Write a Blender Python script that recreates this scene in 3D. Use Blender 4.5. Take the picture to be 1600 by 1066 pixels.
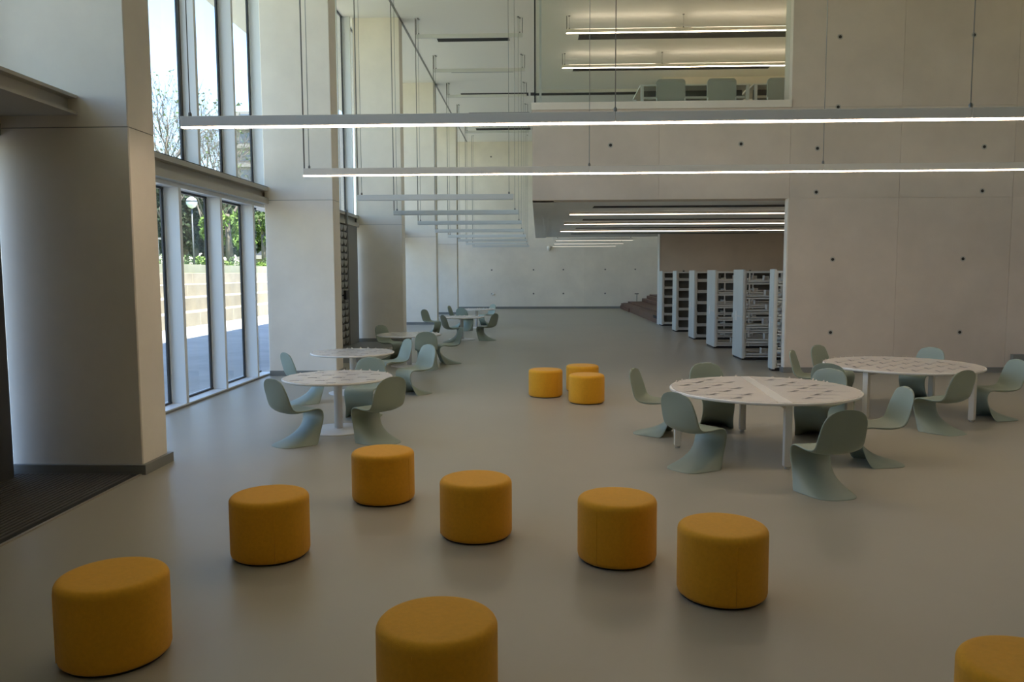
import bpy, math, random
from mathutils import Vector, Matrix
for _o in list(bpy.data.objects): bpy.data.objects.remove(_o, do_unlink=True)
SC = bpy.context.scene
COL = SC.collection
PI = math.pi

# ------------------------------------------------------------------ camera
cam_d = bpy.data.cameras.new('camera')
cam_d.sensor_fit = 'HORIZONTAL'; cam_d.sensor_width = 36.0
cam_d.lens = 1232.0 / 1600 * 36
cam_d.clip_end = 600
cam = bpy.data.objects.new('camera', cam_d); COL.objects.link(cam)
p_, y_, r_ = 0.0857, 0.0336, 0.0045
fw = Vector((-math.sin(y_) * math.cos(p_), math.cos(y_) * math.cos(p_), -math.sin(p_)))
rt = Vector((math.cos(y_), math.sin(y_), 0)); up = rt.cross(fw)
r2 = rt * math.cos(r_) - up * math.sin(r_); u2 = r2.cross(fw)
cam.matrix_world = Matrix(((r2.x, u2.x, -fw.x, 0), (r2.y, u2.y, -fw.y, 0), (r2.z, u2.z, -fw.z, 2.3), (0, 0, 0, 1)))
SC.camera = cam

# ------------------------------------------------------------------ light
W = bpy.data.worlds.new('world'); SC.world = W; W.use_nodes = True
nt = W.node_tree; nt.nodes.clear()
sky = nt.nodes.new('ShaderNodeTexSky'); sky.sky_type = 'NISHITA'; sky.sun_disc = False
sky.sun_elevation = math.radians(62); sky.sun_rotation = math.radians(150)
sky.air_density = 1.0; sky.dust_density = 0.2; sky.ozone_density = 3.0
bg = nt.nodes.new('ShaderNodeBackground'); bg.inputs['Strength'].default_value = 0.18
wo = nt.nodes.new('ShaderNodeOutputWorld')
nt.links.new(sky.outputs[0], bg.inputs[0]); nt.links.new(bg.outputs[0], wo.inputs[0])
sun_d = bpy.data.lights.new('sun', 'SUN'); sun_d.energy = 5.5; sun_d.angle = 0.01; sun_d.color = (1, .93, .80)
sun = bpy.data.objects.new('sun', sun_d); COL.objects.link(sun)
sun.rotation_euler = Vector((-2.6, 4.5, -11.5)).to_track_quat('-Z', 'Y').to_euler()
SC.view_settings.view_transform = 'Standard'; SC.view_settings.look = 'None'
SC.view_settings.exposure = 1.9; SC.view_settings.gamma = 1.0; SC.view_settings.use_curve_mapping = False
SC.cycles.use_denoising = True
SC.cycles.max_bounces = 14; SC.cycles.diffuse_bounces = 7; SC.cycles.glossy_bounces = 4
SC.cycles.transparent_max_bounces = 24; SC.cycles.sample_clamp_indirect = 6.0
SC.cycles.caustics_reflective = False; SC.cycles.caustics_refractive = False

# ------------------------------------------------------------------ materials
def mat(name, col, rough=.6, spec=.5, metal=0.0, noise=0.0, nscale=3.0, bump=0.0, bscale=60.0, emit=None, var=0.0, stretch=None, coat=0.0, sheen=0.0, patch=None):
    m = bpy.data.materials.new(name); m.use_nodes = True
    n = m.node_tree.nodes; l = m.node_tree.links; b = n['Principled BSDF']
    b.inputs['Roughness'].default_value = rough; b.inputs['Specular IOR Level'].default_value = spec
    b.inputs['Metallic'].default_value = metal; b.inputs['Coat Weight'].default_value = coat
    b.inputs['Sheen Weight'].default_value = sheen
    b.inputs['Base Color'].default_value = (*col, 1)
    tc = n.new('ShaderNodeTexCoord'); src = tc.outputs['Object']
    geo = n.new('ShaderNodeNewGeometry') if (noise or bump) else None
    if geo: src = geo.outputs['Position']
    if stretch:
        mp = n.new('ShaderNodeMapping'); mp.inputs['Scale'].default_value = stretch
        l.new(src, mp.inputs[0]); src = mp.outputs[0]
    last = None
    if noise:
        t = n.new('ShaderNodeTexNoise'); t.inputs['Scale'].default_value = nscale; t.inputs['Detail'].default_value = 6
        t.inputs['Roughness'].default_value = .6
        l.new(src, t.inputs['Vector'])
        r = n.new('ShaderNodeValToRGB'); r.color_ramp.elements[0].position = .3; r.color_ramp.elements[1].position = .7
        r.color_ramp.elements[0].color = (*[c * (1 - noise) for c in col], 1)
        r.color_ramp.elements[1].color = (*[min(1, c * (1 + noise)) for c in col], 1)
        l.new(t.outputs[0], r.inputs[0]); last = r.outputs[0]
    if var:
        oi = n.new('ShaderNodeObjectInfo'); mr = n.new('ShaderNodeMapRange')
        mr.inputs['To Min'].default_value = 1 - var; mr.inputs['To Max'].default_value = 1 + var
        l.new(oi.outputs['Random'], mr.inputs[0])
        mx = n.new('ShaderNodeVectorMath'); mx.operation = 'SCALE'
        if last: l.new(last, mx.inputs[0])
        else: mx.inputs[0].default_value = col
        l.new(mr.outputs[0], mx.inputs['Scale']); last = mx.outputs[0]
    if last: l.new(last, b.inputs['Base Color'])
    if bump:
        t2 = n.new('ShaderNodeTexNoise'); t2.inputs['Scale'].default_value = bscale; t2.inputs['Detail'].default_value = 4
        l.new(src, t2.inputs['Vector'])
        bp = n.new('ShaderNodeBump'); bp.inputs['Strength'].default_value = bump; bp.inputs['Distance'].default_value = .01
        l.new(t2.outputs[0], bp.inputs['Height']); l.new(bp.outputs[0], b.inputs['Normal'])
    if emit:
        b.inputs['Emission Color'].default_value = (*emit[0], 1); b.inputs['Emission Strength'].default_value = emit[1]
    return m

def glass(name, tint=(.97, .985, .98), ior=1.35):
    m = bpy.data.materials.new(name); m.use_nodes = True
    n = m.node_tree.nodes; l = m.node_tree.links; n.clear()
    o = n.new('ShaderNodeOutputMaterial'); t = n.new('ShaderNodeBsdfTransparent'); g = n.new('ShaderNodeBsdfGlossy')
    t.inputs[0].default_value = (*tint, 1); g.inputs['Roughness'].default_value = .02
    lw = n.new('ShaderNodeLayerWeight'); lw.inputs[0].default_value = .5
    pw = n.new('ShaderNodeMath'); pw.operation = 'POWER'; pw.inputs[1].default_value = 5; l.new(lw.outputs['Facing'], pw.inputs[0])
    ad = n.new('ShaderNodeMath'); ad.operation = 'MULTIPLY_ADD'; ad.inputs[1].default_value = .8; ad.inputs[2].default_value = .03; l.new(pw.outputs[0], ad.inputs[0])
    mx = n.new('ShaderNodeMixShader'); l.new(ad.outputs[0], mx.inputs[0]); l.new(t.outputs[0], mx.inputs[1]); l.new(g.outputs[0], mx.inputs[2])
    l.new(mx.outputs[0], o.inputs[0]); return m

M = dict(
    concrete=mat('concrete', (.70, .61, .52), .75, .25, noise=.09, nscale=.55, bump=.12, bscale=25, var=.035),
    concrete_white=mat('concrete_white', (.88, .82, .72), .75, .25, noise=.08, nscale=.5, bump=.12, bscale=25, var=.03),
    soffit=mat('soffit_plaster', (.90, .91, .88), .8, .2),
    plaster=mat('ceiling_plaster', (.88, .87, .82), .85, .2),
    floor=mat('vinyl_floor', (.385, .355, .285), .36, .42, noise=.05, nscale=.35),
    skirting=mat('grey_skirting', (.23, .23, .215), .5),
    dark=mat('dark_recess', (.012, .012, .014), .7),
    hole=mat('tie_hole_shadow', (.03, .028, .025), .8),
    ring=mat('tie_hole_rim', (.50, .47, .42), .8),
    white=mat('white_paint', (.72, .73, .71), .45),
    alu=mat('window_aluminium', (.76, .79, .80), .4, .5),
    gasket=mat('black_gasket', (.02, .024, .03), .4),
    beam=mat('painted_steel_beam', (.46, .44, .38), .5),
    lamp=mat('lamp_housing', (.82, .77, .68), .5),
    off=mat('unlit_diffuser', (.70, .71, .68), .4),
    lit=mat('lit_diffuser', (1, .96, .88), .5, emit=((1, .77, .57), 7.0)),
    lit_soft=mat('soft_lit_diffuser', (1, .96, .88), .5, emit=((1, .80, .62), 2.2)),
    lit_far=mat('faint_lit_diffuser', (1, .96, .88), .5, emit=((1, .86, .70), .3)),
    cable=mat('grey_cable', (.20, .19, .175), .6),
    wire=mat('steel_wire', (.35, .35, .34), .4, metal=.6),
    fabric=mat('orange_fabric', (.80, .39, .024), .85, .2, noise=.05, nscale=40, bump=.3, bscale=350, sheen=.15),
    fabric_side=mat('orange_side_fabric', (.79, .38, .021), .85, .2, noise=.05, nscale=40, bump=.3, bscale=350, sheen=.15),
    glide=mat('black_plastic', (.02, .02, .02), .6),
    chair=mat('sage_plastic', (.285, .335, .27), .42, .45),
    tablew=mat('white_lacquer', (.78, .76, .72), .3, .5),
    film=mat('protective_film', (.72, .67, .61), .22, .55, noise=.02, nscale=5),
    print=mat('grey_print', (.07, .07, .075), .5),
    print2=mat('pale_print', (.33, .31, .30), .5),
    tleg=mat('table_leg_paint', (.66, .64, .58), .4),
    steel=mat('pale_blue_steel', (.60, .66, .65), .38, .5, metal=.15, noise=.04, nscale=4, stretch=(1, 1, .2)),
    shelf=mat('light_grey_shelf', (.70, .70, .66), .5),
    label=mat('white_label', (.8, .8, .78), .5),
    backp=mat('dark_grey_panel', (.17, .17, .16), .6),
    brown=mat('brown_vinyl', (.135, .064, .042), .5, noise=.1, nscale=1),
    mat_dark=mat('mat_rubber', (.03, .03, .028), .9),
    mat_rib=mat('mat_rib', (.10, .095, .08), .7),
    mat_edge=mat('mat_edging', (.42, .38, .30), .4, metal=.4),
    pave=mat('paving', (.42, .42, .41), .8, .2, noise=.12, nscale=.8),
    step=mat('pale_stone_step', (.38, .35, .29), .8, .2, noise=.14, nscale=1.3),
    grass=mat('grass', (.14, .20, .05), .9, .1, noise=.3, nscale=2),
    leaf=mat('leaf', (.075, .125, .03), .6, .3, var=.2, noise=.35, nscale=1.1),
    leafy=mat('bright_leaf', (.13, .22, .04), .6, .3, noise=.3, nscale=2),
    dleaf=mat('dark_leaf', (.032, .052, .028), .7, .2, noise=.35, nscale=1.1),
    shrubm=mat('shrub_leaf', (.11, .17, .07), .7, .2, noise=.3, nscale=3),
    bark=mat('bark', (.15, .13, .11), .9, .1, noise=.3, nscale=3),
    globe=mat('lamp_globe', (.75, .78, .8), .2),
    pole=mat('dark_pole', (.10, .11, .12), .5),
    bwall=mat('building_render', (.24, .23, .22), .9, .1),
    bglass=mat('building_glass', (.09, .12, .16), .2),
    door=mat('dark_door_panel', (.075, .075, .072), .6),
    lattice=mat('lattice_metal', (.34, .33, .30), .45, metal=.3),
    greyseat=mat('grey_green_seat', (.42, .43, .38), .6),
    desk=mat('desk_grey', (.13, .13, .125), .6),
    glass=glass('window_glass'), glass_green=glass('balustrade_glass', (.95, .97, .955)),
)

# ------------------------------------------------------------------ mesh helpers
WORLD = {}
class MB:
    def __init__(s): s.v = []; s.f = []; s.sm = []
    def add(s, v, f, smooth=False):
        k = len(s.v); s.v += [tuple(a) for a in v]; s.f += [tuple(i + k for i in q) for q in f]; s.sm += [smooth] * len(f); return s
    def box(s, x0, x1, y0, y1, z0, z1):
        v = [(x, y, z) for z in (z0, z1) for y in (y0, y1) for x in (x0, x1)]
        return s.add(v, [(0, 2, 3, 1), (4, 5, 7, 6), (0, 1, 5, 4), (2, 6, 7, 3), (0, 4, 6, 2), (1, 3, 7, 5)])
    def cbox(s, x0, x1, y0, y1, z0, z1, c=.01):   # box with chamfered long edges in plan
        pts = [(x0 + c, y0), (x1 - c, y0), (x1, y0 + c), (x1, y1 - c), (x1 - c, y1), (x0 + c, y1), (x0, y1 - c), (x0, y0 + c)]
        return s.prism(pts, z0, z1)
    def prism(s, pts, z0, z1):
        n = len(pts); v = [(x, y, z0) for x, y in pts] + [(x, y, z1) for x, y in pts]
        f = [(i, (i + 1) % n, n + (i + 1) % n, n + i) for i in range(n)] + [tuple(range(n))[::-1], tuple(range(n, 2 * n))]
        return s.add(v, f)
    def lathe(s, prof, n=40, cx=0, cy=0, smooth=True, caps=(1, 1)):   # prof [(r,z)]
        v = []; f = []
        for r, z in prof:
            for i in range(n):
                a = 2 * PI * i / n; v.append((cx + r * math.cos(a), cy + r * math.sin(a), z))
        for k in range(len(prof) - 1):
            for i in range(n):
                j = (i + 1) % n; f.append((k * n + i, k * n + j, (k + 1) * n + j, (k + 1) * n + i))
        if caps[0]: f.append(tuple(range(n))[::-1])
        if caps[1]: f.append(tuple((len(prof) - 1) * n + i for i in range(n)))
        return s.add(v, f, smooth)
    def tube(s, a, b, r0, r1=None, n=6, smooth=True):
        a = Vector(a); b = Vector(b); r1 = r0 if r1 is None else r1
        d = (b - a).normalized(); u = d.cross(Vector((0, 0, 1)))
        if u.length < 1e-3: u = Vector((1, 0, 0))
        u.normalize(); w = d.cross(u)
        v = [a + (u * math.cos(2 * PI * i / n) + w * math.sin(2 * PI * i / n)) * r0 for i in range(n)]
        v += [b + (u * math.cos(2 * PI * i / n) + w * math.sin(2 * PI * i / n)) * r1 for i in range(n)]
        f = [(i, (i + 1) % n, n + (i + 1) % n, n + i) for i in range(n)] + [tuple(range(n))[::-1], tuple(range(n, 2 * n))]
        return s.add(v, f, smooth)
    def mesh(s, name, m):
        me = bpy.data.meshes.new(name); me.from_pydata(s.v, [], s.f); me.materials.append(M[m])
        me.polygons.foreach_set('use_smooth', s.sm); me.update(); return me
    def build(s, name, m, parent=None, local=False):
        if parent is not None and not local:
            o = WORLD[parent.name]; s.v = [(x - o[0], y - o[1], z - o[2]) for x, y, z in s.v]
        ob = bpy.data.objects.new(name, s.mesh(name, m)); COL.objects.link(ob)
        if parent is not None:
            ob.parent = parent; WORLD[ob.name] = WORLD[parent.name]
        else: WORLD[ob.name] = (0, 0, 0)
        return ob
def place(ob, loc):       # gives a top-level mesh object its own origin without moving it
    for v in ob.data.vertices: v.co -= Vector(loc)
    ob.location = loc; WORLD[ob.name] = tuple(loc); return ob
def put(name, me, parent, loc):   # shared-mesh part at a world position
    o = bpy.data.objects.new(name, me); COL.objects.link(o); o.parent = parent; b = WORLD[parent.name]
    o.location = (loc[0] - b[0], loc[1] - b[1], loc[2] - b[2]); WORLD[o.name] = tuple(loc); return o
def tag(o, label=None, cat=None, group=None, kind=None):
    if label: o['label'] = label
    if cat: o['category'] = cat
    if group: o['group'] = group
    if kind: o['kind'] = kind
    return o
def thing(name, loc, label=None, cat=None, group=None, kind=None, rz=0):
    o = bpy.data.objects.new(name, None); o.empty_display_size = .2; COL.objects.link(o)
    o.location = loc; o.rotation_euler = (0, 0, rz); WORLD[o.name] = tuple(loc)
    return tag(o, label, cat, group, kind)
def copy_tree(o, parent=None):
    c = o.copy(); COL.objects.link(c); c.parent = parent
    for ch in list(o.children): copy_tree(ch, c)
    return c
def bevel(o, w=.01, seg=2):
    b = o.modifiers.new('bevel', 'BEVEL'); b.width = w; b.segments = seg; b.limit_method = 'ANGLE'; b.angle_limit = .6; return o
def struct(o, label=None, cat=None):
    return tag(o, label, cat, kind='structure')

# ================================================================== SETTING
ZC = 10.7          # ceiling
XP0, XP1 = -6.12, -4.575
PIER_Y = [-8.9, 0.0, 8.83, 17.65, 26.6, 35.5, 44.6]
XR = 11.2
# floor
o = place(MB().box(-6.55, XR, -9.3, 51.6, -.25, 0).build('floor', 'floor'), (0, 20, 0)); struct(o, 'smooth grey green vinyl floor of the hall', 'floor')
# ceiling
o = place(MB().box(-10.2, XR + .3, -9.3, 51.9, ZC, ZC + .8).build('ceiling', 'plaster'), (0, 20, ZC)); struct(o, 'flat white plaster ceiling high over the hall', 'ceiling')
g = thing('trim_1', (XP1, 20, ZC), 'thin dark groove along the ceiling above the concrete piers', 'groove', kind='structure')
MB().box(XP1 - .02, XP1 + .05, -9, 51.3, ZC - .012, ZC + .01).build('groove_strip', 'skirting', g)

def tie(parent, x, y, z):
    put('tie_hole', TIE, parent, (x, y, z)); put('tie_hole_rim', TIER, parent, (x, y, z))
def disc(r, t, m, name):
    b = MB(); n = 12
    v = [(r * math.cos(2 * PI * i / n), -t, r * math.sin(2 * PI * i / n)) for i in range(n)] + [(r * math.cos(2 * PI * i / n), 0.02, r * math.sin(2 * PI * i / n)) for i in range(n)]
    b.add(v, [tuple(range(n))] + [(i, n + i, n + (i + 1) % n, (i + 1) % n) for i in range(n)]); return b.mesh(name, m)
TIE = disc(.035, .004, 'hole', 'tie_hole'); TIER = disc(.062, .002, 'ring', 'tie_hole_rim')

def concrete_wall(name, label, y0, y1, xs, zs, ties, skip=(), mt='concrete'):
    """wall in the XZ plane facing -Y: backing plus separate cast panels with recessed joints"""
    r = thing(name, ((xs[0] + xs[-1]) / 2, y0, zs[0]), label, 'wall', kind='structure')
    for i in range(len(xs) - 1):
        for j in range(len(zs) - 1):
            if (i, j) in skip: continue
            gp = .003
            a = gp if i > 0 else 0; b_ = gp if i < len(xs) - 2 else 0
            c_ = gp if j > 0 else 0; d = gp if j < len(zs) - 2 else 0
            MB().box(xs[i] + a, xs[i + 1] - b_, y0, y0 + .012, zs[j] + c_, zs[j + 1] - d).build('concrete_panel', mt, r)
            MB().box(xs[i], xs[i + 1], y0 + .012, (18.4 if j == 0 and name == 'wall_middle' else y1), zs[j], zs[j + 1]).build('wall_core', mt, r)
    for x, z in ties: tie(r, x, y0, z)
    return r
# far wall
ft = [(x, z) for x in (-3.02, -.31, 1.62, 4.32, 6.25) for z in (2.52, .975) if not (x > 6 and z < 1)] + [(x, 9.75) for x in (-3.02, -.31)]
wf = concrete_wall('wall_back', 'pale cast concrete wall at the far end of the hall', 51.3, 51.7, [-6.55, -3.98, .68, 2.97, 5.35, 8.0, XR], [0, 3.95, 7.3, ZC], ft, mt='concrete_white')
# middle wall at the end of the near hall
wt = [(x, z) for x in (6.67, 9.57) for z in (.92, 2.58)] + [(x, z) for x in (6.26, 9.93) for z in (4.09, 5.06)] + \
     [(x, z) for x in (6.69, 9.6) for z in (5.965, 7.485, 9.0)] + [(1.637, 5.175), (4.56, 5.175)]
wm = concrete_wall('wall_middle', 'beige cast concrete wall with tie holes facing the round tables', 18.2, 18.75,
                   [-.13, 2.73, 5.66, 8.1, 10.6, XR], [0, 3.955, 5.97, ZC], wt, skip=((0, 0), (1, 0), (0, 2), (1, 2)))
# mezzanine deck
r = thing('trim_2', (2.7, 28, 3.99), 'deep concrete slab carrying the upper gallery', 'slab', kind='structure')
MB().box(-.13, XR, 18.4, 37.6, 3.995, 5.9).build('slab', 'soffit', r)
MB().box(-.13, .36, 18.4, 37.6, 3.955, 3.995).build('edge_beam', 'soffit', r)
MB().box(.36, XR, 18.4, 19.0, 3.965, 3.995).build('front_beam', 'soffit', r)
for k, (yy) in enumerate((20.6, 25.5, 30.2, 34.6)):
    q = tag(thing('ceiling_vent', (4, yy, 3.995), 'dark slot vent in the low soffit, ' + ['nearest the hall', 'second from the hall', 'third from the hall', 'farthest from the hall'][k], 'vent', 'slot vents under the gallery'))
    MB().box(1.42, 9.5, yy - .24, yy + .24, 3.984, 3.996).build('slot', 'dark', q)
    MB().box(1.40, 9.52, yy + .24, yy + .26, 3.980, 3.996).build('slot_edge', 'soffit', q)
MB().box(-.1, XR, 18.75, 37.6, 5.9, 5.95).build('deck_floor', 'floor', r)
# ledge
o = place(MB().box(-.15, 5.66, 18.16, 18.9, 5.97, 6.13).build('trim_3', 'concrete_white'), (2.7, 18.4, 5.97)); struct(o, 'pale ledge under the gallery window', 'ledge')
r = thing('window_8', (2.7, 18.35, 6.13), 'gallery glazing looking down into the hall', 'window', kind='structure')
MB().box(-.07, 5.66, 18.40, 18.412, 6.13, ZC).build('glass_pane', 'glass_green', r)
MB().box(-.085, -.055, 18.38, 18.43, 6.13, ZC).build('corner_profile', 'gasket', r)
MB().box(.03, .08, 18.6, 18.66, 6.13, ZC).build('post', 'white', r)
MB().box(-.07, -.06, 18.43, 37.5, 6.13, ZC).build('glass_pane', 'glass_green', r)
MB().box(-.07, 5.66, 18.37, 18.44, 6.13, 6.165).build('bottom_rail', 'skirting', r)
MB().box(-.1, 5.35, 35.9, 36.0, 10.3, 10.42).build('rear_rail', 'white', r)
# back wall beneath and above the gallery
wr = concrete_wall('wall_rear', 'concrete wall behind the library shelving', 35.1, 35.6, [5.36, 8.2, XR], [0, 3.99], [(6.4, 2.35), (9.3, 2.35)], mt='concrete')
concrete_wall('wall_gallery', 'concrete wall behind the gallery desks', 35.1, 35.6, [5.36, 8.2, XR], [5.95, ZC], [(7.2, 10.1)], mt='concrete_white')
o = place(MB().box(5.33, 5.36, 35.08, 35.62, 0, 4.0).build('trim_4', 'white'), (5.34, 35.3, 0)); struct(o, 'white end trim of the wall behind the shelving', 'trim')
o = place(MB().box(5.63, 5.66, 18.20, 18.405, 0, 3.955).build('trim_5', 'concrete_white'), (5.64, 18.5, 0)); struct(o, 'pale end face of the concrete wall beside the shelving', 'trim')
# side walls, wall behind the camera
o = place(MB().box(XR, XR + .3, -9.3, 18.75, 0, ZC).build('wall_right', 'concrete'), (XR, 5, 0)); struct(o, 'concrete wall on the right of the hall', 'wall')
o = place(MB().box(XR, XR + .3, 18.75, 51.7, 0, ZC).build('wall_far_right', 'concrete'), (XR, 35, 0)); struct(o, 'concrete wall closing the far right side', 'wall')
o = place(MB().box(-6.55, XR + .3, -9.6, -9.3, 0, ZC).build('wall_front', 'concrete'), (2, -9.5, 0)); struct(o, 'concrete wall behind the viewer', 'wall')
# skirtings
for nm, a in dict(baseboard_back=(-6.1, 5.3, 51.24, 51.3, 0, .14), baseboard_right=(5.69, XR, 18.14, 18.2, 0, .12), baseboard_rear=(5.4, XR, 35.04, 35.1, 0, .12), baseboard_end=(5.60, 5.69, 18.14, 18.42, 0, .12)).items():
    o = MB().box(*a).build(nm, 'skirting'); place(o, ((a[0] + a[1]) / 2, a[2], 0))
    struct(o, {'baseboard_back': 'grey skirting along the far wall', 'baseboard_right': 'dark skirting behind the right hand tables', 'baseboard_rear': 'dark skirting behind the shelving', 'baseboard_end': 'dark skirting wrapped round the wall end by the shelving'}[nm], 'baseboard')
# piers
for k, y in enumerate(PIER_Y):
    words = ['behind the viewer', 'beside the viewer', 'nearest, left by the ribbed doormat', 'second, by the nearest white pedestal table', 'third, beyond the lattice door', 'fourth along the glazed side', 'last before the far wall'][k]
    r = thing('concrete_pier', (-5.35, y, 0), 'tall pale concrete pier, ' + words, 'pier', 'piers along the glazed side', 'structure')
    MB().cbox(XP0, XP1, y, y + .6, 0, 3.945, .012).build('lower_lift', 'concrete_white', r)
    MB().cbox(XP0, XP1, y, y + .6, 3.955, ZC, .012).build('upper_lift', 'concrete_white', r)
    MB().box(XP0 + .02, XP1 - .012, y + .012, y + .588, 3.945, 3.955).build('joint', 'skirting', r)
    MB().box(XP0 + .02, XP1 + .05, y - .05, y + .65, 0, .115).build('skirting', 'skirting', r)
# glazed bays
FIN = {}
def prepare_fins():
    for nm, z0, z1 in (('low', .05, 3.80), ('high', 4.24, ZC)):
        FIN[nm] = (MB().box(-6.41, -6.17, 0, .10, z0, z1).mesh('mullion', 'alu'),
                   MB().box(-6.455, -6.425, -.10, -.025, z0, z1).mesh('gasket_strip', 'gasket'),
                   MB().box(-6.47, -6.41, -.03, .10, z0, z1).mesh('frame_edge', 'alu'), z0, z1)
prepare_fins()
bays = [(-8.3, 0, 1), (0, 9.13, 2), (9.13, 17.95, 3), (17.95, 26.9, 4), (26.9, 35.8, 5), (35.8, 44.9, 6), (44.9, 51.3, 7)]
lowf = {3: [9.95, 11.72, 13.50, 15.27, 17.03]}; highf = {3: [10.80, 12.58, 14.37, 16.15, 17.88]}
for y0, y1, n in bays[1:]:
    words = ['behind the viewer', 'beside the entrance mat', 'between the two nearest piers', 'above the lattice door', 'third bay along', 'fourth bay along', 'beside the far wall'][n - 1]
    r = thing('window_%d' % n, (-6.35, (y0 + y1) / 2, 0), 'tall glazed bay with pale fins, ' + words, 'window', kind='structure')
    lf = lowf.get(n, [y0 + .55 + 1.76 * i for i in range(5) if y0 + .55 + 1.76 * i < y1 - .1])
    hf = highf.get(n, [y0 + 1.42 + 1.77 * i for i in range(5) if y0 + 1.42 + 1.77 * i < y1])
    if n in (2, 4): lf = []
    for fl, key in ((lf, 'low'), (hf, 'high')):
        me = FIN[key]; prev = y0
        if n in (2, 4) and key == 'low': continue
        for y in fl + [None]:
            end = y if y is not None else y1
            if end - prev > .15:
                MB().box(-6.445, -6.437, prev, end, me[3], me[4]).build('glass_pane', 'glass', r)
                MB().box(-6.46, -6.415, prev, end, me[3], me[3] + .035).build('pane_frame', 'gasket', r)
                MB().box(-6.46, -6.415, prev, end, me[4] - .04, me[4]).build('pane_frame', 'gasket', r)
            if y is not None:
                put('mullion', me[0], r, (0, y, 0)); put('gasket_strip', me[1], r, (0, y, 0)); put('frame_edge', me[2], r, (0, y, 0))
                prev = y + .02
    if n != 4: MB().box(-6.6, -6.16, y0, y1, 0, .05).build('sill', 'alu', r)
    MB().box(-6.155, -6.15, y0, y1, 0, .03).build('sill_edge', 'skirting', r)
    MB().box(-6.6, -6.2, y0, y1, 3.80, 3.87).build('head_soffit', 'alu', r)
    b = thing('steel_beam', (-6.2, (y0 + y1) / 2, 3.87), 'painted steel channel beam across the glazing, ' + words, 'beam', 'channel beams between the piers', 'structure')
    MB().box(-6.6, -6.17, y0, y1, 3.87, 4.24).build('web', 'beam', b)
    MB().box(-6.17, -6.03, y0, y1, 4.15, 4.235).build('top_flange', 'beam', b)
    MB().box(-6.17, -6.03, y0, y1, 3.87, 4.0).build('bottom_flange', 'beam', b)
    MB().box(-6.5, -6.03, y0, y1, 4.235, 4.25).build('cover_strip', 'gasket', b)
# unseen solid facade and assumed dark doors, put in to darken the near hall
o = place(MB().box(-6.6, -6.2, -8.3, 0, 0, ZC).build('wall_left_added', 'concrete'), (-6.4, -4, 0)); struct(o, 'unseen concrete facade wall added behind the viewer to darken the hall', 'wall')
r = thing('door_2', (-6.1, 4.3, 0), 'assumed dark entrance doors, out of view at the left under the low roof', 'door', kind='structure')
for k in range(5): bevel(MB().box(-6.2, -6.12, .62 + k * 1.5, 2.09 + k * 1.5, .01, 4.08).build('door_leaf', 'door', r), .01, 1)
# entrance roof on the left
r = thing('entrance_roof', (-5.6, 4.7, 4.09), 'low painted steel entrance roof meeting the nearest pier at left', 'canopy', kind='structure')
MB().box(-5.33, -5.25, .6, 8.83, 4.10, 4.28).build('web', 'beam', r)
MB().box(-5.45, -5.14, .6, 8.83, 4.262, 4.30).build('top_flange', 'beam', r)
MB().box(-6.1, -5.14, .6, 8.83, 4.085, 4.115).build('soffit_plate', 'beam', r)
MB().box(-6.1, -5.33, .6, 8.83, 4.2, 4.25).build('roof_plate', 'beam', r)
o = place(MB().cbox(-6.16, -5.96, 8.1, 8.62, 0, 4.08).build('door_post', 'door'), (-6.06, 8.2, 0)); struct(o, 'dark post of the entrance at the left edge', 'post')
# doormat
r = thing('entrance_mat', (-5.3, 4.5, 0), 'dark ribbed entrance mat sunk in the floor before the nearest pier', 'doormat')
MB().box(-6.15, -4.6, -2, 8.78, .001, .006).build('mat_base', 'mat_dark', r)
b = MB(); x = -6.1
while x < -4.66:
    b.box(x, x + .028, -2, 8.77, .005, .014); x += .058
tag(b.build('rib', 'mat_rib', r), kind='stuff')
MB().box(-4.60, -4.572, -2, 8.79, 0, .014).build('edge_strip', 'mat_edge', r)
# lattice door of bay 2
r = thing('door_1', (-6.1, 24.5, 0), 'lattice security door between the second and third piers', 'door', kind='structure')
MB().box(-6.2, -6.14, 18.25, 25.12, .02, 3.87).build('door_backing', 'door', r)
MB().box(-6.14, -6.08, 25.08, 25.16, 0, 3.87).build('door_frame', 'skirting', r)
sc = MB(); n = 8
pts = [(.5 * math.cos(PI * i / n + PI), .22 * math.sin(PI * i / n + PI)) for i in range(n + 1)]
v = [(.0, .22 + .22 * p[0] * 2, .22 + p[1]) for p in pts] + [(.05, .22 + .2 * p[0] * 2, .20 + p[1] * .8) for p in pts]
v = [(a, b_ * 1.0, c) for a, b_, c in v]
f = [(i, i + 1, n + 2 + i, n + 1 + i) for i in range(n)] + [tuple(range(n + 1, 2 * n + 2))]
sc.add(v, f); SCM = sc.mesh('lattice_scale', 'lattice')
for c_ in range(4):
    for k in range(17):
        put('lattice_scale', SCM, r, (-6.13, 23.3 + c_ * .45, .08 + k * .222))
MB().box(-6.12, -6.0, 24.35, 24.8, 1.42, 1.50).build('door_handle', 'skirting', r)
MB().box(-6.12, -6.0, 24.5, 24.8, 1.5, 1.78).build('lock_box', 'gasket', r)
MB().box(-6.16, -6.06, 25.16, 26.42, 0, 3.87).build('side_panel', 'skirting', r)
MB().box(-6.14, -6.13, 26.42, 26.9, .05, 3.87).build('glass_pane', 'glass', r)
MB().box(-6.05, -5.98, 24.7, 24.85, 3.85, 4.3).build('bracket', 'skirting', r)
o = place(MB().box(-6.1, -4.62, 20.2, 26.5, 0, .006).build('door_mat', 'skirting'), (-5.3, 23, 0)); tag(o, 'dark floor mat in front of the lattice door', 'doormat')
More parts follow.
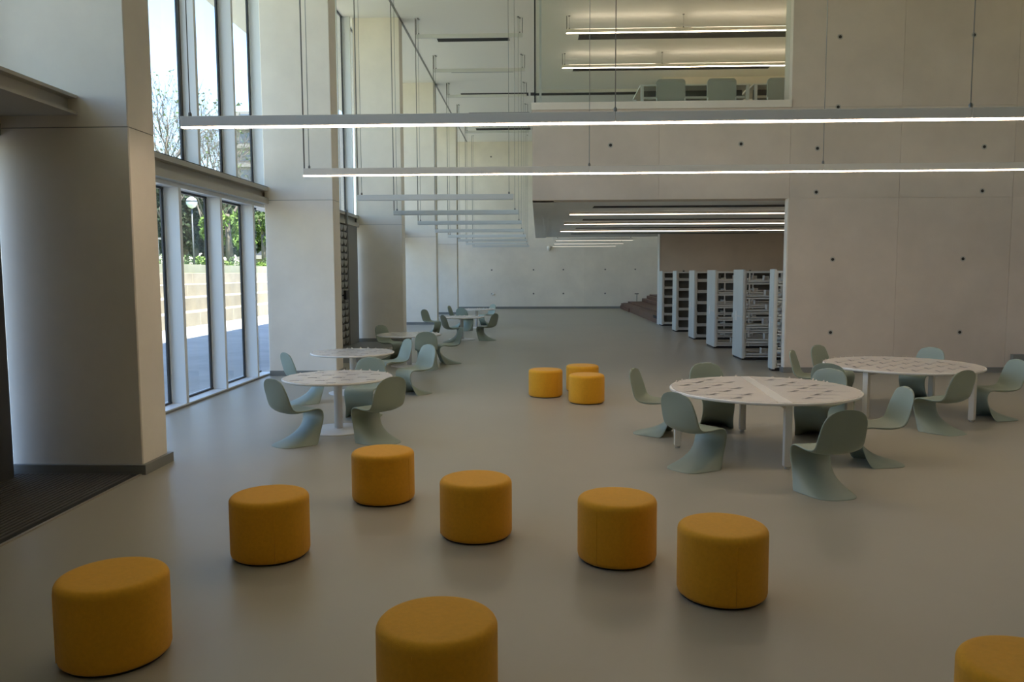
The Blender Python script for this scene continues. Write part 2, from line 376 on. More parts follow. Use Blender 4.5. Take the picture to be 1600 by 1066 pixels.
# ceiling slots of the hall
for k in range(6):
    yy = 29.05 + 4.45 * k
    words = ['nearest', 'second', 'third', 'fourth', 'fifth', 'farthest'][k]
    segs = [(-3.62, -1.03)] if k < 2 else [(-3.62, -.45)]
    if k >= 2: segs.append((-.35, 4.7))
    else: segs.append((1.45, 9.5))
    for j, (a, b_) in enumerate(segs):
        if yy > 51: continue
        q = thing('ceiling_vent', ((a + b_) / 2, yy, ZC), 'black ceiling slot vent, %s row, %s' % (words, ['over the open hall', 'over the gallery side'][j]), 'vent', 'slot vents in the high ceiling')
        MB().box(a, b_, yy - .30, yy + .30, ZC - .012, ZC).build('slot', 'dark', q)
        MB().box(a - .02, b_ + .02, yy + .30, yy + .32, ZC - .02, ZC).build('slot_edge', 'white', q)

# ------------------------------------------------------------------ linear lamps
def lamp(y, x0, x1, z, lit, label, joints=(), thick=True, up=False, group=None, cables=True):
    r = thing('linear_lamp', ((x0 + x1) / 2, y, z), label, 'lamp', group)
    cuts = [x0] + list(joints) + [x1]
    low = z < 9 and 18.2 < y < 37.6 and x0 > 0   # fixed straight under the gallery soffit
    hh = .088 if low else .135
    for a, b_ in zip(cuts[:-1], cuts[1:]):
        bevel(MB().box(a + .002, b_ - .002, y - .04, y + .04, z + .022, z + hh).build('housing', 'lamp' if lit else 'off', r), .004, 1)
        MB().box(a + .006, b_ - .006, y - .032, y + .032, z + .008, z + .024).build('diffuser', lit or 'off', r)
        if up: MB().box(a + .25, b_ - .25, y - .03, y + .03, z + .13, z + .14).build('upper_diffuser', 'lit_soft', r)
    zt = 3.995 if (z < 9 and 18.2 < y < 37.6 and x0 > 0) else ZC
    pts = [x0 + .1] + list(joints) + [x1 - .1]
    for x in ([] if low else pts):
        MB().tube((x, y, z + .13), (x, y, zt), .006, n=5).build('suspension_wire', 'wire', r)
        MB().lathe([(.02, z + .12), (.02, z + .17), (.008, z + .19)], 8, x, y).build('wire_grip', 'cable', r)
        MB().lathe([(.035, zt - .02), (.035, zt)], 10, x, y).build('ceiling_rose', 'skirting', r)
    if thick:
        MB().tube((x0 + .015, y, z + .13), (x0 + .015, y, zt), .012, n=6).build('power_cable', 'cable', r)
    if thick == 2:
        MB().tube((x1 - .015, y, z + .13), (x1 - .015, y, zt), .012, n=6).build('power_cable', 'cable', r)
    return r
G1 = 'linear lamps hung low over the hall'; G2 = 'linear lamps hung just below the high ceiling'
lamp(8.9, -4.0, 8.53, 3.93, 'lit', 'long lit linear pendant lamp, nearest and higher in view', (.85, 4.69), group=G1)
lamp(13.35, -3.95, 8.53, 3.935, 'lit', 'long lit linear pendant lamp, second from the viewer', (.85, 4.69), group=G1)
rw = ['third row, first of the unlit ones', 'fourth row', 'fifth row', 'sixth row', 'seventh row', 'eighth row', 'ninth row', 'tenth row by the far wall']
for k in range(8):
    y = 17.8 + 4.45 * k
    lamp(y, -4.06, -.55, 3.93 - (.03 if k > 2 else 0), False, 'unlit white linear pendant hung low on the left, ' + rw[k], group=G1)
for k in range(2, 8):
    y = 17.8 + 4.45 * k
    if k < 7: lamp(y + .12, -4.05, -.5, 10.07, False, 'unlit white linear lamp close under the high ceiling, ' + rw[k], thick=2, group=G2)
    if k >= 5: lamp(y, .87, 4.75, 3.91, 'lit_far', 'lit linear lamp low before the far wall, ' + rw[k], thick=False, group=G1)
for k, w_ in zip(range(3), ('nearest the hall', 'middle one', 'deepest one')):
    lamp(22.25 + 4.45 * k, .87, 10.2, 3.905, 'lit_soft', 'lit linear lamp under the gallery soffit, ' + w_, (4.72,), thick=False, group='lamps under the gallery')
for k in (1, 2, 0):
    y = 22.25 + 4.45 * k
    lamp(y, .93, 10.2, 10.13, 'lit', 'lit linear lamp inside the gallery, ' + ['out of sight row', 'upper row in view', 'lower row in view'][k], (4.75,), thick=1, up=True, group='lamps inside the gallery')

# ------------------------------------------------------------------ outdoors
o = place(MB().box(-15.65, -6.6, -25, 95, -.3, -.02).build('terrace_paving', 'pave'), (-11, 30, 0)); struct(o, 'grey paved terrace outside the windows', 'paving')
stz = [0, .60, 1.2, 1.8, 2.4]; stx = [-15.65, -16.6, -18.0, -19.5, -21.2]
r = thing('terrace_steps', (-17, 40, 0), 'broad pale stone seating steps outside the windows', 'steps', kind='structure')
for k in range(4):
    yy = -20.0
    while yy < 95:
        bevel(MB().box(stx[k + 1] - (.4 if k < 3 else 3), stx[k], yy + .01, yy + 3.98, -.02 if k == 0 else stz[k] - .05, stz[k + 1] - .002 * (int(yy) % 3)).build('stone_block', 'step', r), .02, 1)
        yy += 4.0
o = place(MB().box(-23.6, -21.5, -25, 120, 2.3, 2.42).build('lawn_strip', 'grass'), (-22, 40, 2.4)); struct(o, 'narrow grass strip above the stone steps', 'grass')
o = place(MB().box(-24.0, -23.6, -25, 120, 2.0, 3.0).build('planter_wall', 'step'), (-23.8, 40, 2)); struct(o, 'low pale planter wall behind the grass', 'wall')
o = place(MB().box(-160, -24.0, -60, 260, 1.9, 2.6).build('park_ground', 'grass'), (-60, 60, 2)); struct(o, 'park ground beyond the steps', 'ground')
R = random.Random(4)
def leaf_cloud(rx, ry, rz, n, s, seed, name, m, zc=0.0):
    q = random.Random(seed); b = MB()
    blobs = [(q.uniform(-.6, .6) * rx, q.uniform(-.6, .6) * ry, q.uniform(-.6, .6) * rz) for _ in range(9)]
    for i in range(n):
        c = q.choice(blobs); d = Vector((q.gauss(0, 1), q.gauss(0, 1), q.gauss(0, 1))).normalized() * q.uniform(.7, 1)
        p = Vector((c[0] + d.x * rx * .45, c[1] + d.y * ry * .45, zc + c[2] + d.z * rz * .45))
        a = Vector((q.gauss(0, 1), q.gauss(0, 1), q.gauss(0, 1))).normalized(); e = a.cross(Vector((q.gauss(0, 1), q.gauss(0, 1), q.gauss(0, 1)))).normalized()
        t = s * q.uniform(.6, 1.3)
        b.add([p - a * t, p + e * t * .5, p + a * t, p - e * t * .5], [(0, 1, 2, 3)])
    return b.mesh(name, m)
def branches(b, q, p, d, L, r, depth, tips):
    e = p + d * L; b.tube(p, e, r, r * .68, n=6 if depth > 2 else 4)
    if depth == 0: tips.append(e); return
    for k in range(3 if depth > 1 else 4):
        nd = (d + Vector((q.gauss(0, .42), q.gauss(0, .42), q.gauss(.12, .3)))).normalized()
        branches(b, q, p + d * L * q.uniform(.55, 1.0) if k else e, nd, L * q.uniform(.62, .85), r * (.66 if k == 0 else .5), depth - 1, tips)
def bare_tree(seed, h):
    q = random.Random(seed); b = MB(); tips = []
    branches(b, q, Vector((0, 0, 0)), Vector((q.gauss(0, .03), q.gauss(0, .03), 1)).normalized(), h * .27, h * .0095, 6, tips)
    lv = MB()
    for t in tips:
        for _ in range(1):
            if q.random() < .35:
                s = .10; lv.add([t + Vector((q.gauss(0, s), q.gauss(0, s), q.gauss(0, s))) for _ in range(3)], [(0, 1, 2)])
    return b, lv
bt = []
spots = [(-33, 69.5, 20, 1), (-30, 70.5, 17, 2), (-33, 79.5, 20, 3), (-39, 94, 22, 1), (-33, 89, 19, 2), (-30, 63, 19, 3)]
for k, (x, y, h, sd) in enumerate(spots):
    nm = ['tallest in the leftmost upper pane', 'thick trunk behind the street lamp', 'in the middle upper pane', 'farther back in the middle upper pane', 'rightmost in the glazing', 'nearest one in the leftmost upper pane'][k]
    r = thing('bare_tree', (x, y, 2.6), 'tall sparse tree outside with bare twigs, ' + nm, 'tree', 'bare trees in the park', rz=R.uniform(0, 6))
    if sd not in [a[0] for a in bt]:
        b, lv = bare_tree(sd * 7, 20); bt.append((sd, b.mesh('trunk_and_branches', 'bark'), lv.mesh('leaves', 'leaf')))
    d = [a for a in bt if a[0] == sd][0]
    for nm2, me in (('branches', d[1]), ('leaves', d[2])):
        oo = bpy.data.objects.new(nm2, me); COL.objects.link(oo); oo.parent = r; oo.scale = (h / 20,) * 3
        if nm2 == 'leaves': oo['kind'] = 'stuff'
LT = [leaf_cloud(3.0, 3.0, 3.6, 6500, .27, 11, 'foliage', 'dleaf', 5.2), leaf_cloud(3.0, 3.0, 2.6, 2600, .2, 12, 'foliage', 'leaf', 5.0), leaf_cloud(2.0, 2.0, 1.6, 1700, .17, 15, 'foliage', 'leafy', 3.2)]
TR = MB().tube((0, 0, 0), (.2, .1, 4.4), .3, .2, 8).tube((.2, .1, 4.0), (1.4, .4, 6), .14, .06, 6).tube((.2, .1, 3.6), (-1.2, -.4, 5.8), .14, .06, 6).mesh('trunk', 'bark')
k = 0
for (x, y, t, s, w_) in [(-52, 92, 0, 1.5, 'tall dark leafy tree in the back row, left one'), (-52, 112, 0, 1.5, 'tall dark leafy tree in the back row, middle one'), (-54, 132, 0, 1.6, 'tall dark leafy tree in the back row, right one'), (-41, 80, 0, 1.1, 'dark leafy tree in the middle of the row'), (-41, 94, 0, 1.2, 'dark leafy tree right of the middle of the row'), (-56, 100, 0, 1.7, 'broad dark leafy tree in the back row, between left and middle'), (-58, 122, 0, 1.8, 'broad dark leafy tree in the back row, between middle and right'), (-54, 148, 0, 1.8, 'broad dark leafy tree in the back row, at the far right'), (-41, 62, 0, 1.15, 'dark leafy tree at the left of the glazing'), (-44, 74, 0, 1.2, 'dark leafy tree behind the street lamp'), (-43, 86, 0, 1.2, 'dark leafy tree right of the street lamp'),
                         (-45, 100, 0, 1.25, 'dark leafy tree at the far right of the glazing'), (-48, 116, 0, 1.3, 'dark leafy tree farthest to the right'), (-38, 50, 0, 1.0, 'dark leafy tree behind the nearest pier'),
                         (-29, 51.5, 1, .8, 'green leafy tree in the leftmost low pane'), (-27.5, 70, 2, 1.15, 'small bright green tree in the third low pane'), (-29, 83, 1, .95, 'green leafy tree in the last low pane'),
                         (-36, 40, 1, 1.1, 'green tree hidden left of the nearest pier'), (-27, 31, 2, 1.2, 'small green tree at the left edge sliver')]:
    r = thing('leafy_tree', (x, y, 2.6), w_ + ', in the park', 'tree', 'leafy trees in the park', rz=R.uniform(0, 6))
    for nm2, me in (('foliage', LT[t]), ('trunk', TR)):
        oo = bpy.data.objects.new(nm2, me); COL.objects.link(oo); oo.parent = r; oo.scale = (s,) * 3
SH = [leaf_cloud(.8, .9, .7, 700, .08, 31, 'shrub', 'shrubm', .5), leaf_cloud(.7, 1.0, .55, 600, .08, 33, 'shrub', 'leafy', .42)]
for i in range(18):
    y = 40 + i * 2.1
    oo = bpy.data.objects.new('shrub', SH[i % 2]); COL.objects.link(oo); oo.location = (-25.2 - R.random() * .4, y, 2.6); oo.rotation_euler = (0, 0, R.uniform(0, 6)); s = R.uniform(.8, 1.15); oo.scale = (s, s, s)
    tag(oo, 'low green shrub in the row behind the planter wall', 'shrub', 'shrubs behind the stone steps')
r = thing('street_lamp', (-24.4, 55.4, 2.5), 'street lamp with pale globe outside the second low pane', 'street lamp')
MB().tube((-24.4, 55.4, 2.5), (-24.4, 55.4, 7.0), .07, .05, 8).build('pole', 'pole', r)
MB().lathe([(.05, 6.95), (.24, 7.05), (.36, 7.25), (.38, 7.42), (.3, 7.62), (.12, 7.75)], 16, -24.4, 55.4).build('globe', 'globe', r)
MB().lathe([(.4, 7.42), (.36, 7.5), (.1, 7.8)], 16, -24.4, 55.4).build('cap', 'pole', r)
r = thing('apartment_building', (-56, 170, 2), 'distant apartment building with strip balconies behind the trees', 'building')
MB().box(-63, -44, 165, 185, 2, 36).build('wall', 'bwall', r)
for k in range(8):
    MB().box(-63, -43.5, 163.6, 165, 5.5 + k * 3.8, 6.3 + k * 3.8).build('balcony', 'bwall', r)
    for j in range(5): MB().box(-62 + j * 4, -59.6 + j * 4, 164.8, 165, 6.8 + k * 3.8, 8.8 + k * 3.8).build('window', 'bglass', r)
r = thing('park_kiosk', (-44, 56, 2.6), 'blue grey kiosk among the trees at the leftmost low pane', 'kiosk')
MB().box(-30.6, -29.2, 58.6, 60.2, 2.6, 5.0).build('body', 'bglass', r)
MB().box(-30.8, -29.0, 58.4, 60.4, 5.0, 5.15).build('roof', 'bwall', r)

# ================================================================== FURNITURE
# ---- stools
def make_stool():
    r = thing('pouf_stool', (0, 0, 0))
    D = .317; H = .51
    MB().lathe([(D - .03, 0), (D - .025, .018)], 48).build('base_ring', 'glide', r, True)
    pr = [(D - .02, .016), (D - .006, .028), (D, .05), (D, .2), (D, H - .1), (D, H - .062)]
    MB().lathe(pr, 64, caps=(0, 0)).build('side_cover', 'fabric_side', r, True)
    pr = [(D, H - .062), (D, H - .048), (D - .002, H - .034), (D - .009, H - .020), (D - .020, H - .009), (D - .034, H - .003), (D - .05, H - .001), (D - .1, H), (.08, H + .001)]
    MB().lathe(pr, 64, caps=(0, 1)).build('seat_cushion', 'fabric', r, True)
    for a in (0.6, .6 + PI):
        c, s_ = math.cos(a), math.sin(a); MB().tube(((D) * c, D * s_, .03), (D * c, D * s_, H - .06), .0025, n=5).build('seam', 'fabric_side', r, True)
    return r
ST0 = make_stool()
stools = [(-2.571, 4.535, 'orange pouf stool at the lower left of the floor, second nearest'), (-.532, 3.962, 'orange pouf stool nearest the viewer, cut by the lower frame edge'), (-2.209, 6.267, 'orange pouf stool between the lower left one and the pedestal tables'),
          (-1.588, 7.869, 'orange pouf stool just in front of the nearest pedestal table'), (-.553, 6.794, 'orange pouf stool in the middle of the floor, left of the pair'), (.631, 6.239, 'orange pouf stool left one of the close pair right of centre'),
          (1.312, 5.538, 'orange pouf stool right one of the close pair right of centre'), (.133, 14.686, 'distant orange pouf stool, left one of the three together'), (.854, 13.951, 'distant orange pouf stool, front right one of the three together'),
          (.86, 15.35, 'distant orange pouf stool at the back of the three together'), (2.27, 3.55, 'orange pouf stool cut off at the lower right corner')]
for i, (x, y, lb) in enumerate(stools):
    o = ST0 if i == 0 else copy_tree(ST0)
    o.location = (x, y, 0); o.rotation_euler = (0, 0, i * .7); tag(o, lb, 'stool', 'orange pouf stools')

# ---- chairs
CST = [(-.335,.935,-.335,.928,.085),(-.338,.930,-.336,.905,.160),(-.334,.910,-.328,.865,.212),(-.324,.870,-.315,.815,.244),
(-.312,.80,-.295,.75,.262),(-.302,.71,-.268,.68,.272),(-.290,.62,-.245,.60,.278),(-.270,.535,-.222,.54,.280),
(-.235,.475,-.192,.503,.280),(-.17,.44,-.142,.480,.278),(-.08,.425,-.06,.470,.273),(.03,.430,.04,.470,.268),
(.13,.450,.14,.473,.260),(.20,.465,.21,.471,.252),(.255,.455,.258,.453,.247),(.285,.415,.287,.410,.243),
(.283,.355,.288,.335,.240),(.245,.285,.272,.26,.240),(.175,.215,.250,.185,.245),(.09,.150,.228,.115,.255),
(-.01,.098,.208,.06,.268),(-.12,.058,.190,.026,.280),(-.22,.030,.172,.010,.287),(-.285,.012,.163,.003,.290),(-.305,.0,.160,.0,.290)]
def chair_mesh():
    nu = 12; V = []
    for cy, cz, ry, rz, w in CST:
        for i in range(nu + 1):
            u = -1 + 2 * i / nu; a = abs(u) ** 2.3
            x = w * (0.86 * u + 0.14 * math.sin(u * PI / 2))
            if cz < .33:
                b = 1 - max(0, 1 - abs(u) ** 3) ** .36; k = min(1, (.33 - cz) / .3); a = a * (1 - k) + b * k; x = w * u
            V.append((x, cy + (ry - cy) * a, max(.006, cz + (rz - cz) * a)))
    F = []
    for r in range(len(CST) - 1):
        for i in range(nu):
            a = r * (nu + 1) + i; F.append((a, a + nu + 1, a + nu + 2, a + 1))
    b = MB(); b.add(V, F, True); return b
CH0 = chair_mesh().build('moulded_chair', 'chair')
s_ = CH0.modifiers.new('thick', 'SOLIDIFY'); s_.thickness = .022; s_.offset = -1; s_.use_even_offset = True
s_ = CH0.modifiers.new('sub', 'SUBSURF'); s_.levels = 1; s_.render_levels = 2
CHAIRS = [
    (-3.305, 10.462, -39.5, 'sage green moulded plastic chair front left of the nearest pedestal table'),
    (-4.205, 13.852, -48.7, 'sage green moulded plastic chair front left of the second pedestal table'),
    (-2.806, 12.554, 172.6, 'sage green moulded plastic chair behind the nearest pedestal table facing the viewer'),
    (-2.192, 10.61, 48.2, 'sage green moulded plastic chair front right of the nearest pedestal table, back turned'),
    (-3.021, 16.348, 124.5, 'sage green moulded plastic chair right of the second pedestal table'),
    (-2.359, 14.982, 135.0, 'sage green moulded plastic chair pulled out into the aisle right of the second pedestal table'),
    (-3.969, 20.9, -120.5, 'sage green moulded plastic chair left of the third pedestal table'),
    (-2.69, 18.83, 6.2, 'sage green moulded plastic chair in front of the third pedestal table, back turned'),
    (-2.285, 20.096, 108.9, 'sage green moulded plastic chair right of the third pedestal table, in profile'),
    (-4.112, 30.093, -116.1, 'sage green moulded plastic chair left of the fourth pedestal table by the pier'),
    (-2.898, 26.278, -59.5, 'sage green moulded plastic chair front left of the fourth pedestal table'),
    (-2.962, 31.701, -21.6, 'sage green moulded plastic chair between the fourth and the farthest pedestal tables'),
    (-1.764, 27.081, 61.4, 'sage green moulded plastic chair right of the fourth pedestal table, back turned'),
    (-3.513, 33.648, -102.5, 'sage green moulded plastic chair left of the farthest pedestal table'),
    (-2.281, 35.009, 125.8, 'sage green moulded plastic chair right of the farthest pedestal table'),
    (1.67, 11.23, -115.1, 'sage green moulded plastic chair far left of the nearer large table, in profile'),
    (2.581, 11.704, -173.7, 'sage green moulded plastic chair behind the nearer large table at its left'),
    (1.829, 9.23, -52.8, 'sage green moulded plastic chair front left of the nearer large table, back turned'),
    (4.552, 12.21, -37.2, 'sage green moulded plastic chair front left of the farther large table, dark back'),
    (3.932, 11.048, 137.3, 'sage green moulded plastic chair behind the nearer large table at its right'),
    (2.995, 8.173, 14.0, 'sage green moulded plastic chair front right of the nearer large table, back turned'),
    (4.061, 9.473, 91.9, 'sage green moulded plastic chair right of the nearer large table facing it'),
    (4.761, 13.875, -119.9, 'sage green moulded plastic chair leftmost by the farther large table'),
    (5.455, 14.717, -143.1, 'sage green moulded plastic chair behind the farther large table at its left'),
    (6.87, 14.3, 125, 'sage green moulded plastic chair behind the farther large table near the wall'),
    (5.795, 11.383, 26.4, 'sage green moulded plastic chair front right of the farther large table, back turned'),
    (7.141, 12.443, 95.1, 'sage green moulded plastic chair at the right frame edge beside the farther large table'),
]
for i, (x, y, t, lb) in enumerate(CHAIRS):
    o = CH0 if i == 0 else CH0.copy()
    if i: COL.objects.link(o)
    o.location = (x, y, 0); o.rotation_euler = (0, 0, math.radians(t))
    tag(o, lb, 'chair', 'sage green moulded chairs')

# ---- pedestal tables
def marks_small(b, b2, R_, seed):
    q = random.Random(seed); z = .7935
    yy = -R_ + .12; row = 0
    while yy < R_ - .1:
        xx = -R_ + .1 + (row % 2) * .16
        while xx < R_ - .1:
            if xx * xx + yy * yy < (R_ - .1) ** 2:
                b.box(xx - .055, xx + .045, yy - .010, yy + .010, z, z + .001)
                b2.add([(xx - .03, yy + .014, z + .001), (xx + .03, yy + .014, z + .001), (xx + .012, yy + .10, z + .001)], [(0, 1, 2)])
                b.box(xx - .072, xx - .05, yy - .030, yy + .004, z, z + .001); b.box(xx + .04, xx + .062, yy - .030, yy + .004, z, z + .001)
                b2.box(xx + .08, xx + .10, yy - .02, yy + .06, z, z + .001)
            xx += .36
        yy += .29; row += 1
def ragged(R_, z0, z1, seed, n=90, back=.010):
    q = random.Random(seed); pts = []
    for i in range(n):
        a = 2 * PI * i / n; rr = R_ - .012 + (q.uniform(-.01, back) if 0.25 < a < PI - .25 else q.uniform(-.012, .004))
        pts.append((rr * math.cos(a), rr * math.sin(a)))
    b = MB().prism(pts, z0, z1)
    for i in range(n):      # curled torn scraps standing at the far edge
        a = 2 * PI * i / n
        if .3 < a < PI - .3 and q.random() < .35:
            p = pts[i]; h = q.uniform(.008, .032)
            b.add([(p[0] - .02, p[1], z1), (p[0] + .02, p[1], z1), (p[0] + q.uniform(-.01, .02), p[1] + .01, z1 + h)], [(0, 1, 2)])
    return b
def make_pedestal():
    r = thing('pedestal_table', (0, 0, 0)); R_ = .80
    bevel(MB().lathe([(R_ - .02, .758), (R_ - .004, .764), (R_, .772), (R_, .782), (R_ - .006, .789)], 72).build('table_top', 'tablew', r, True), .002, 1)
    ragged(R_, .789, .793, 5).build('protective_film', 'film', r, True)
    b, b2 = MB(), MB(); marks_small(b, b2, R_, 3)
    tag(b.build('printed_marks', 'print', r, True), kind='stuff'); tag(b2.build('pale_printed_marks', 'print2', r, True), kind='stuff')
    MB().lathe([(.062, .015), (.062, .735), (.075, .745), (.17, .75), (.17, .758)], 28).build('pole', 'tablew', r, True)
    MB().lathe([(.47, 0), (.47, .008), (.45, .014), (.10, .02), (.07, .03)], 56).build('base_plate', 'tablew', r, True)
    return r
PT0 = make_pedestal()
for i, (x, y, lb) in enumerate([(-2.96, 11.45, 'nearest'), (-3.6, 15.1, 'second nearest'), (-3.24, 19.6, 'third from the viewer'), (-2.676, 27.45, 'fourth from the viewer'), (-2.62, 33.35, 'farthest')]):
    o = PT0 if i == 0 else copy_tree(PT0)
    o.location = (x, y, 0); o.rotation_euler = (0, 0, [.1, .35, -.2, .5, 0][i]); tag(o, 'white round pedestal table on the left, %s of the row' % lb, 'table', 'white pedestal tables')

# ---- large round tables
def make_round(seam, seed):
    r = thing('round_table', (0, 0, 0)); R_ = 1.2
    bevel(MB().lathe([(R_ - .02, .755), (R_ - .004, .760), (R_, .768), (R_, .784), (R_ - .006, .790)], 96).build('table_top', 'tablew', r, True), .002, 1)
    ragged(R_ - .01, .790, .794, seed, 130).build('protective_film', 'film', r, True)
    b, b2 = MB(), MB(); q = random.Random(seed)
    yy = -R_ + .13; row = 0; z = .7945
    while yy < R_ - .1:
        xx = -R_ + .05 + (row % 2) * .2 + q.uniform(-.02, .02)
        while xx < R_ - .1:
            if (xx + .1) ** 2 + yy * yy < (R_ - .2) ** 2 and not (seam and abs(xx + .05) < .17):
                sg = -1 if (seam and xx < 0) else 1
                b.add([(xx - .07, yy - .05, z), (xx + .0, yy - .035, z), (xx + .10, yy + .065, z), (xx + .02, yy + .055, z)], [(0, 1, 2, 3)])
                b.add([(xx - .12, yy - .085, z), (xx + .03, yy - .08, z), (xx + .03, yy - .054, z), (xx - .09, yy - .054, z)], [(0, 1, 2, 3)])
                for k in range(6):
                    x3 = xx + sg * (.09 + k * .035) - .015
                    b2.box(x3, x3 + .026, yy - .04 + q.uniform(-.01, .01), yy + .002, z - .0005, z)
            xx += .42
        yy += .27; row += 1
    tag(b.build('printed_marks', 'print', r, True), kind='stuff'); tag(b2.build('pale_printed_marks', 'print2', r, True), kind='stuff')
    if seam:
        MB().add([(-.13, -1.17, .7946), (.03, -1.18, .7946), (.10, 1.17, .7946), (-.02, 1.17, .7946)], [(0, 1, 2, 3)]).build('bare_strip', 'tablew', r, True)
    for a in range(4):
        t = a * PI / 2; c, s_ = math.cos(t) * 1.10, math.sin(t) * 1.10
        l = thing('leg', (0, 0, 0)); bpy.data.objects.remove(l)
        l = bevel(MB().box(c - .042, c + .042, s_ - .042, s_ + .042, .03, .755).build('leg', 'tleg', r, True), .006, 2)
        MB().lathe([(.03, 0), (.032, .03)], 14, c, s_).build('foot', 'tleg', l, True)
    for t in (0, PI / 2):
        c, s_ = math.cos(t), math.sin(t)
        bevel(MB().box(-1.06 * c - .03 * s_, 1.06 * c + .03 * s_, -1.06 * s_ - .03 * c, 1.06 * s_ + .03 * c, .70 + .002 * s_, .753).build('rail', 'tleg', r, True), .004, 1)
    return r
o = make_round(True, 8); o.location = (2.93, 10.29, 0); o.rotation_euler = (0, 0, -.02); tag(o, 'large round white table on the right, nearer, film with bare strip', 'table', 'large round tables')
o = make_round(False, 21); o.location = (5.93, 13.01, 0); o.rotation_euler = (0, 0, PI / 4 - .09); tag(o, 'large round white table at the right, farther one by the concrete wall', 'table', 'large round tables')

# ---- mobile shelving
def shelving(yn, w, L, double, label, closed=False):
    r = thing('library_shelving', (5.35, yn, 0), label, 'shelving', 'mobile library shelving units')
    x0 = 5.36 if double else 5.47
    p = bevel(MB().box(x0 - .045, x0, yn, yn + w, .05, 2.37).build('end_panel', 'steel', r), .008, 2)
    MB().box(x0 - .05, x0 - .044, yn + .02, yn + w - .02, 1.12, 1.16).build('panel_joint', 'shelf', r)
    MB().box(x0 - .058, x0 - .044, yn + w * .52, yn + w * .66, 1.02, 1.26).build('label_holder', 'label', r)
    MB().box(x0 - .03, x0 + .02, yn - .012, yn, .05, 2.37).build('panel_edge', 'shelf', r)
    MB().box(x0 - .03, x0 + L, yn + .04, yn + w - .04, .0, .075).build('plinth', 'glide', r)
    zs = [.12, .50, .88, 1.26, 1.64, 2.02]
    nb = int(L / .95)
    if closed: MB().box(x0, x0 + nb * .95, yn + w / 2, yn + w / 2 + .012, .1, 2.3).build('back_panel', 'backp', r)
    for k in range(nb + 1):
        x = x0 + .03 + k * .95
        for y in ((yn + .02, yn + w / 2) if double else (yn + .02,)):
            MB().box(x, x + .035, y, y + .03, .07, 2.3).build('upright', 'shelf', r)
    MB().box(x0, x0 + nb * .95 + .06, yn + .01, yn + w - .01, 2.28, 2.33).build('top_panel', 'shelf', r)
    for z in zs:
        for k in range(nb):
            x = x0 + .07 + k * .95
            for a, b_ in ((((yn + .02, yn + w / 2 - .02),) if closed else ((yn + .02, yn + w / 2 - .02), (yn + w / 2 + .03, yn + w - .02))) if double else ((yn + .02, yn + w - .02),)):
                q = MB().box(x, x + .90, a, b_, z, z + .02).box(x, x + .90, a, a + .012, z - .04, z + .06)
                q.box(x, x + .012, a, b_, z, z + .1).box(x + .888, x + .90, a, b_, z, z + .1)
                q.build('shelf', 'shelf', r)
    return r
ul = ['farthest, beside the brown steps', 'fifth from the wall end', 'fourth from the wall end', 'third from the wall end', 'second from the wall end, two bays in view']
for (y0, w), lb in zip([(34.2, .8), (30.7, .8), (27.15, .95), (24.0, 1.1), (20.74, 1.0)], ul):
    shelving(y0, w, 3.9, True, 'pale steel library shelving unit, ' + lb, y0 > 25)
shelving(18.42, .32, 3.9, False, 'narrow pale steel shelving unit against the back of the wall end')
BE = MB().box(0, .012, 0, .17, 0, .17).box(0, .13, 0, .17, 0, .004).box(.012, .17, .16, .172, .0, .15).mesh('bookend', 'label')
for uy, un in ((20.9, 'nearest open unit'), (24.15, 'next unit behind')):
    for z, zn in ((.145, 'bottom'), (.525, 'second'), (.905, 'third'), (1.285, 'fourth'), (1.665, 'fifth'), (2.045, 'top')):
        for xx, sn in ((5.85, 'left'), (6.42, 'right')):
            o = bpy.data.objects.new('bookend', BE); COL.objects.link(o); o.location = (xx + ((z * 7) % 1) * .12, uy - .08, z)
            tag(o, 'white metal bookend, %s one on %s shelf of %s' % (sn, zn, un), 'bookend', 'bookends on the shelving')

# ---- brown steps
r = thing('brown_steps', (7, 43, 0), 'brown stepped platform before the far wall', 'steps', kind='structure')
tiers = [(5.30, 5.50, .2, 46.5), (5.50, 5.80, .36, 35.65), (5.80, 6.70, .45, 35.65), (6.70, 7.0, .65, 35.65), (7.0, 7.18, .82, 35.65), (7.18, XR, .90, 35.65)]
for a, b_, z, ys_ in tiers:
    bevel(MB().box(a, b_, ys_, 51.3, 0, z).build('tier', 'brown', r), .01, 1)
MB().box(5.36, 5.51, 35.65, 51.3, 0, .34).build('front_riser', 'brown', r)
MB().box(5.345, 5.37, 35.7, 36.9, .22, .34).build('niche', 'dark', r)
r = thing('floor_spike_lamp', (6.27, 50.5, .45), 'small T shaped post standing on the brown platform', 'post')
MB().tube((6.27, 50.5, .45), (6.27, 50.5, .95), .02).build('stem', 'cable', r)
MB().tube((6.13, 50.5, .97), (6.38, 50.5, .97), .035).build('head', 'cable', r)
r = thing('wall_camera', (.70, 51.2, 3.8), 'small round camera on the far wall', 'camera')
MB().lathe([(.03, 3.72), (.1, 3.78), (.13, 3.88), (.13, 4.0), (.05, 4.05)], 14, .70, 51.12).build('dome', 'lamp', r)
MB().box(.66, .74, 51.12, 51.3, 3.9, 4.0).build('bracket', 'cable', r)
r = thing('wall_socket', (-2.95, 51.25, .95), 'small round socket on the far wall near the last pedestal table', 'socket')
MB().lathe([(.09, .9), (.1, .95), (.09, 1.0)], 12, -2.93, 51.26).build('plate', 'shelf', r)
o = place(bevel(MB().box(10.72, 10.98, 18.08, 18.2, .12, .42).build('floor_box', 'skirting'), .01), (10.85, 18.15, .12)); tag(o, 'small grey utility box low on the wall at the right edge', 'utility box')

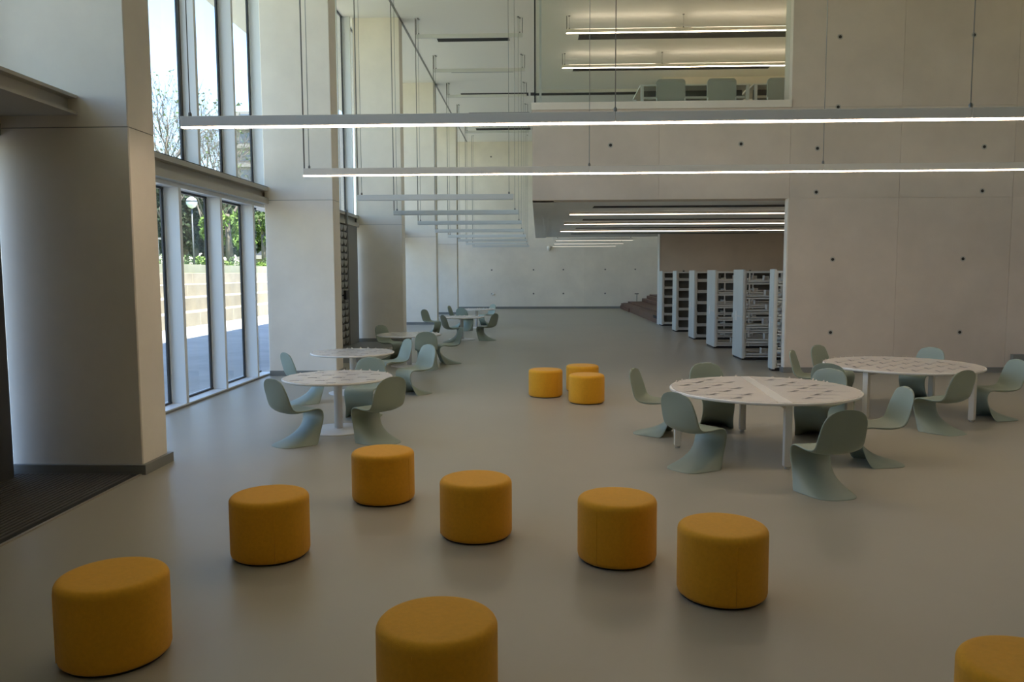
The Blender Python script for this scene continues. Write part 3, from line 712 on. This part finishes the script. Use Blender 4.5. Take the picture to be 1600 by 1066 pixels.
# ---- gallery furniture
def gallery_chair(x, lb):
    r = thing('gallery_chair', (x, 19.25, 5.95), lb, 'chair', 'grey chairs at the gallery desks')
    b = MB(); w = .34; n = 6; pts = []
    for cx, cz, a0 in ((w - .08, .88, 0), (-w + .08, .88, PI / 2)):
        for i in range(n + 1):
            a = a0 + PI / 2 * i / n; pts.append((cx + .08 * math.cos(a), cz + .08 * math.sin(a) - .075))
    pts += [(-w, .36), (w, .36)]
    k = len(pts); v = [(x + p[0], 19.10 - .03 + .06 * (p[0] / w) ** 2, 5.95 + p[1]) for p in pts] + [(x + p[0], 19.12 + .06 * (p[0] / w) ** 2, 5.95 + p[1]) for p in pts]
    b.add(v, [tuple(range(k))[::-1], tuple(range(k, 2 * k))] + [(i, (i + 1) % k, k + (i + 1) % k, k + i) for i in range(k)])
    b.build('backrest', 'greyseat', r)
    bevel(MB().box(x - .32, x + .32, 19.15, 19.7, 6.28, 6.34).build('seat', 'greyseat', r), .02)
    for sx in (-1, 1):
        MB().tube((x + sx * .33, 19.16, 5.95), (x + sx * .33, 19.12, 6.40), .014).build('leg', 'white', r)
        MB().tube((x + sx * .33, 19.68, 5.95), (x + sx * .33, 19.62, 6.30), .014).build('leg', 'white', r)
for x, lb in ((3.13, 'leftmost'), (4.32, 'middle'), (5.72, 'rightmost')): gallery_chair(x, 'grey green chair behind the gallery glass, ' + lb)
def desk(x0, x1, lb):
    r = thing('gallery_desk', ((x0 + x1) / 2, 21, 5.95), lb, 'desk', 'desks on the gallery')
    MB().box(x0, x1, 20.3, 21.9, 6.95, 6.985).build('desk_top', 'white', r)
    MB().box(x0 + .1, x1 - .1, 20.75, 20.8, 6.1, 6.93).build('modesty_panel', 'desk', r)
    MB().box(x0 + .1, x1 - .1, 20.45, 20.7, 6.66, 6.72).build('tray', 'shelf', r)
    for a in (x0 + .02, x1 - .1):
        for y in (20.32, 21.8): MB().box(a, a + .07, y, y + .07, 5.95, 6.95).build('leg', 'white', r)
desk(2.56, 5.30, 'white framed desk on the gallery, left one behind the glass'); desk(5.38, 8.2, 'white framed desk on the gallery, right one behind the glass')

bpy.context.view_layer.update()
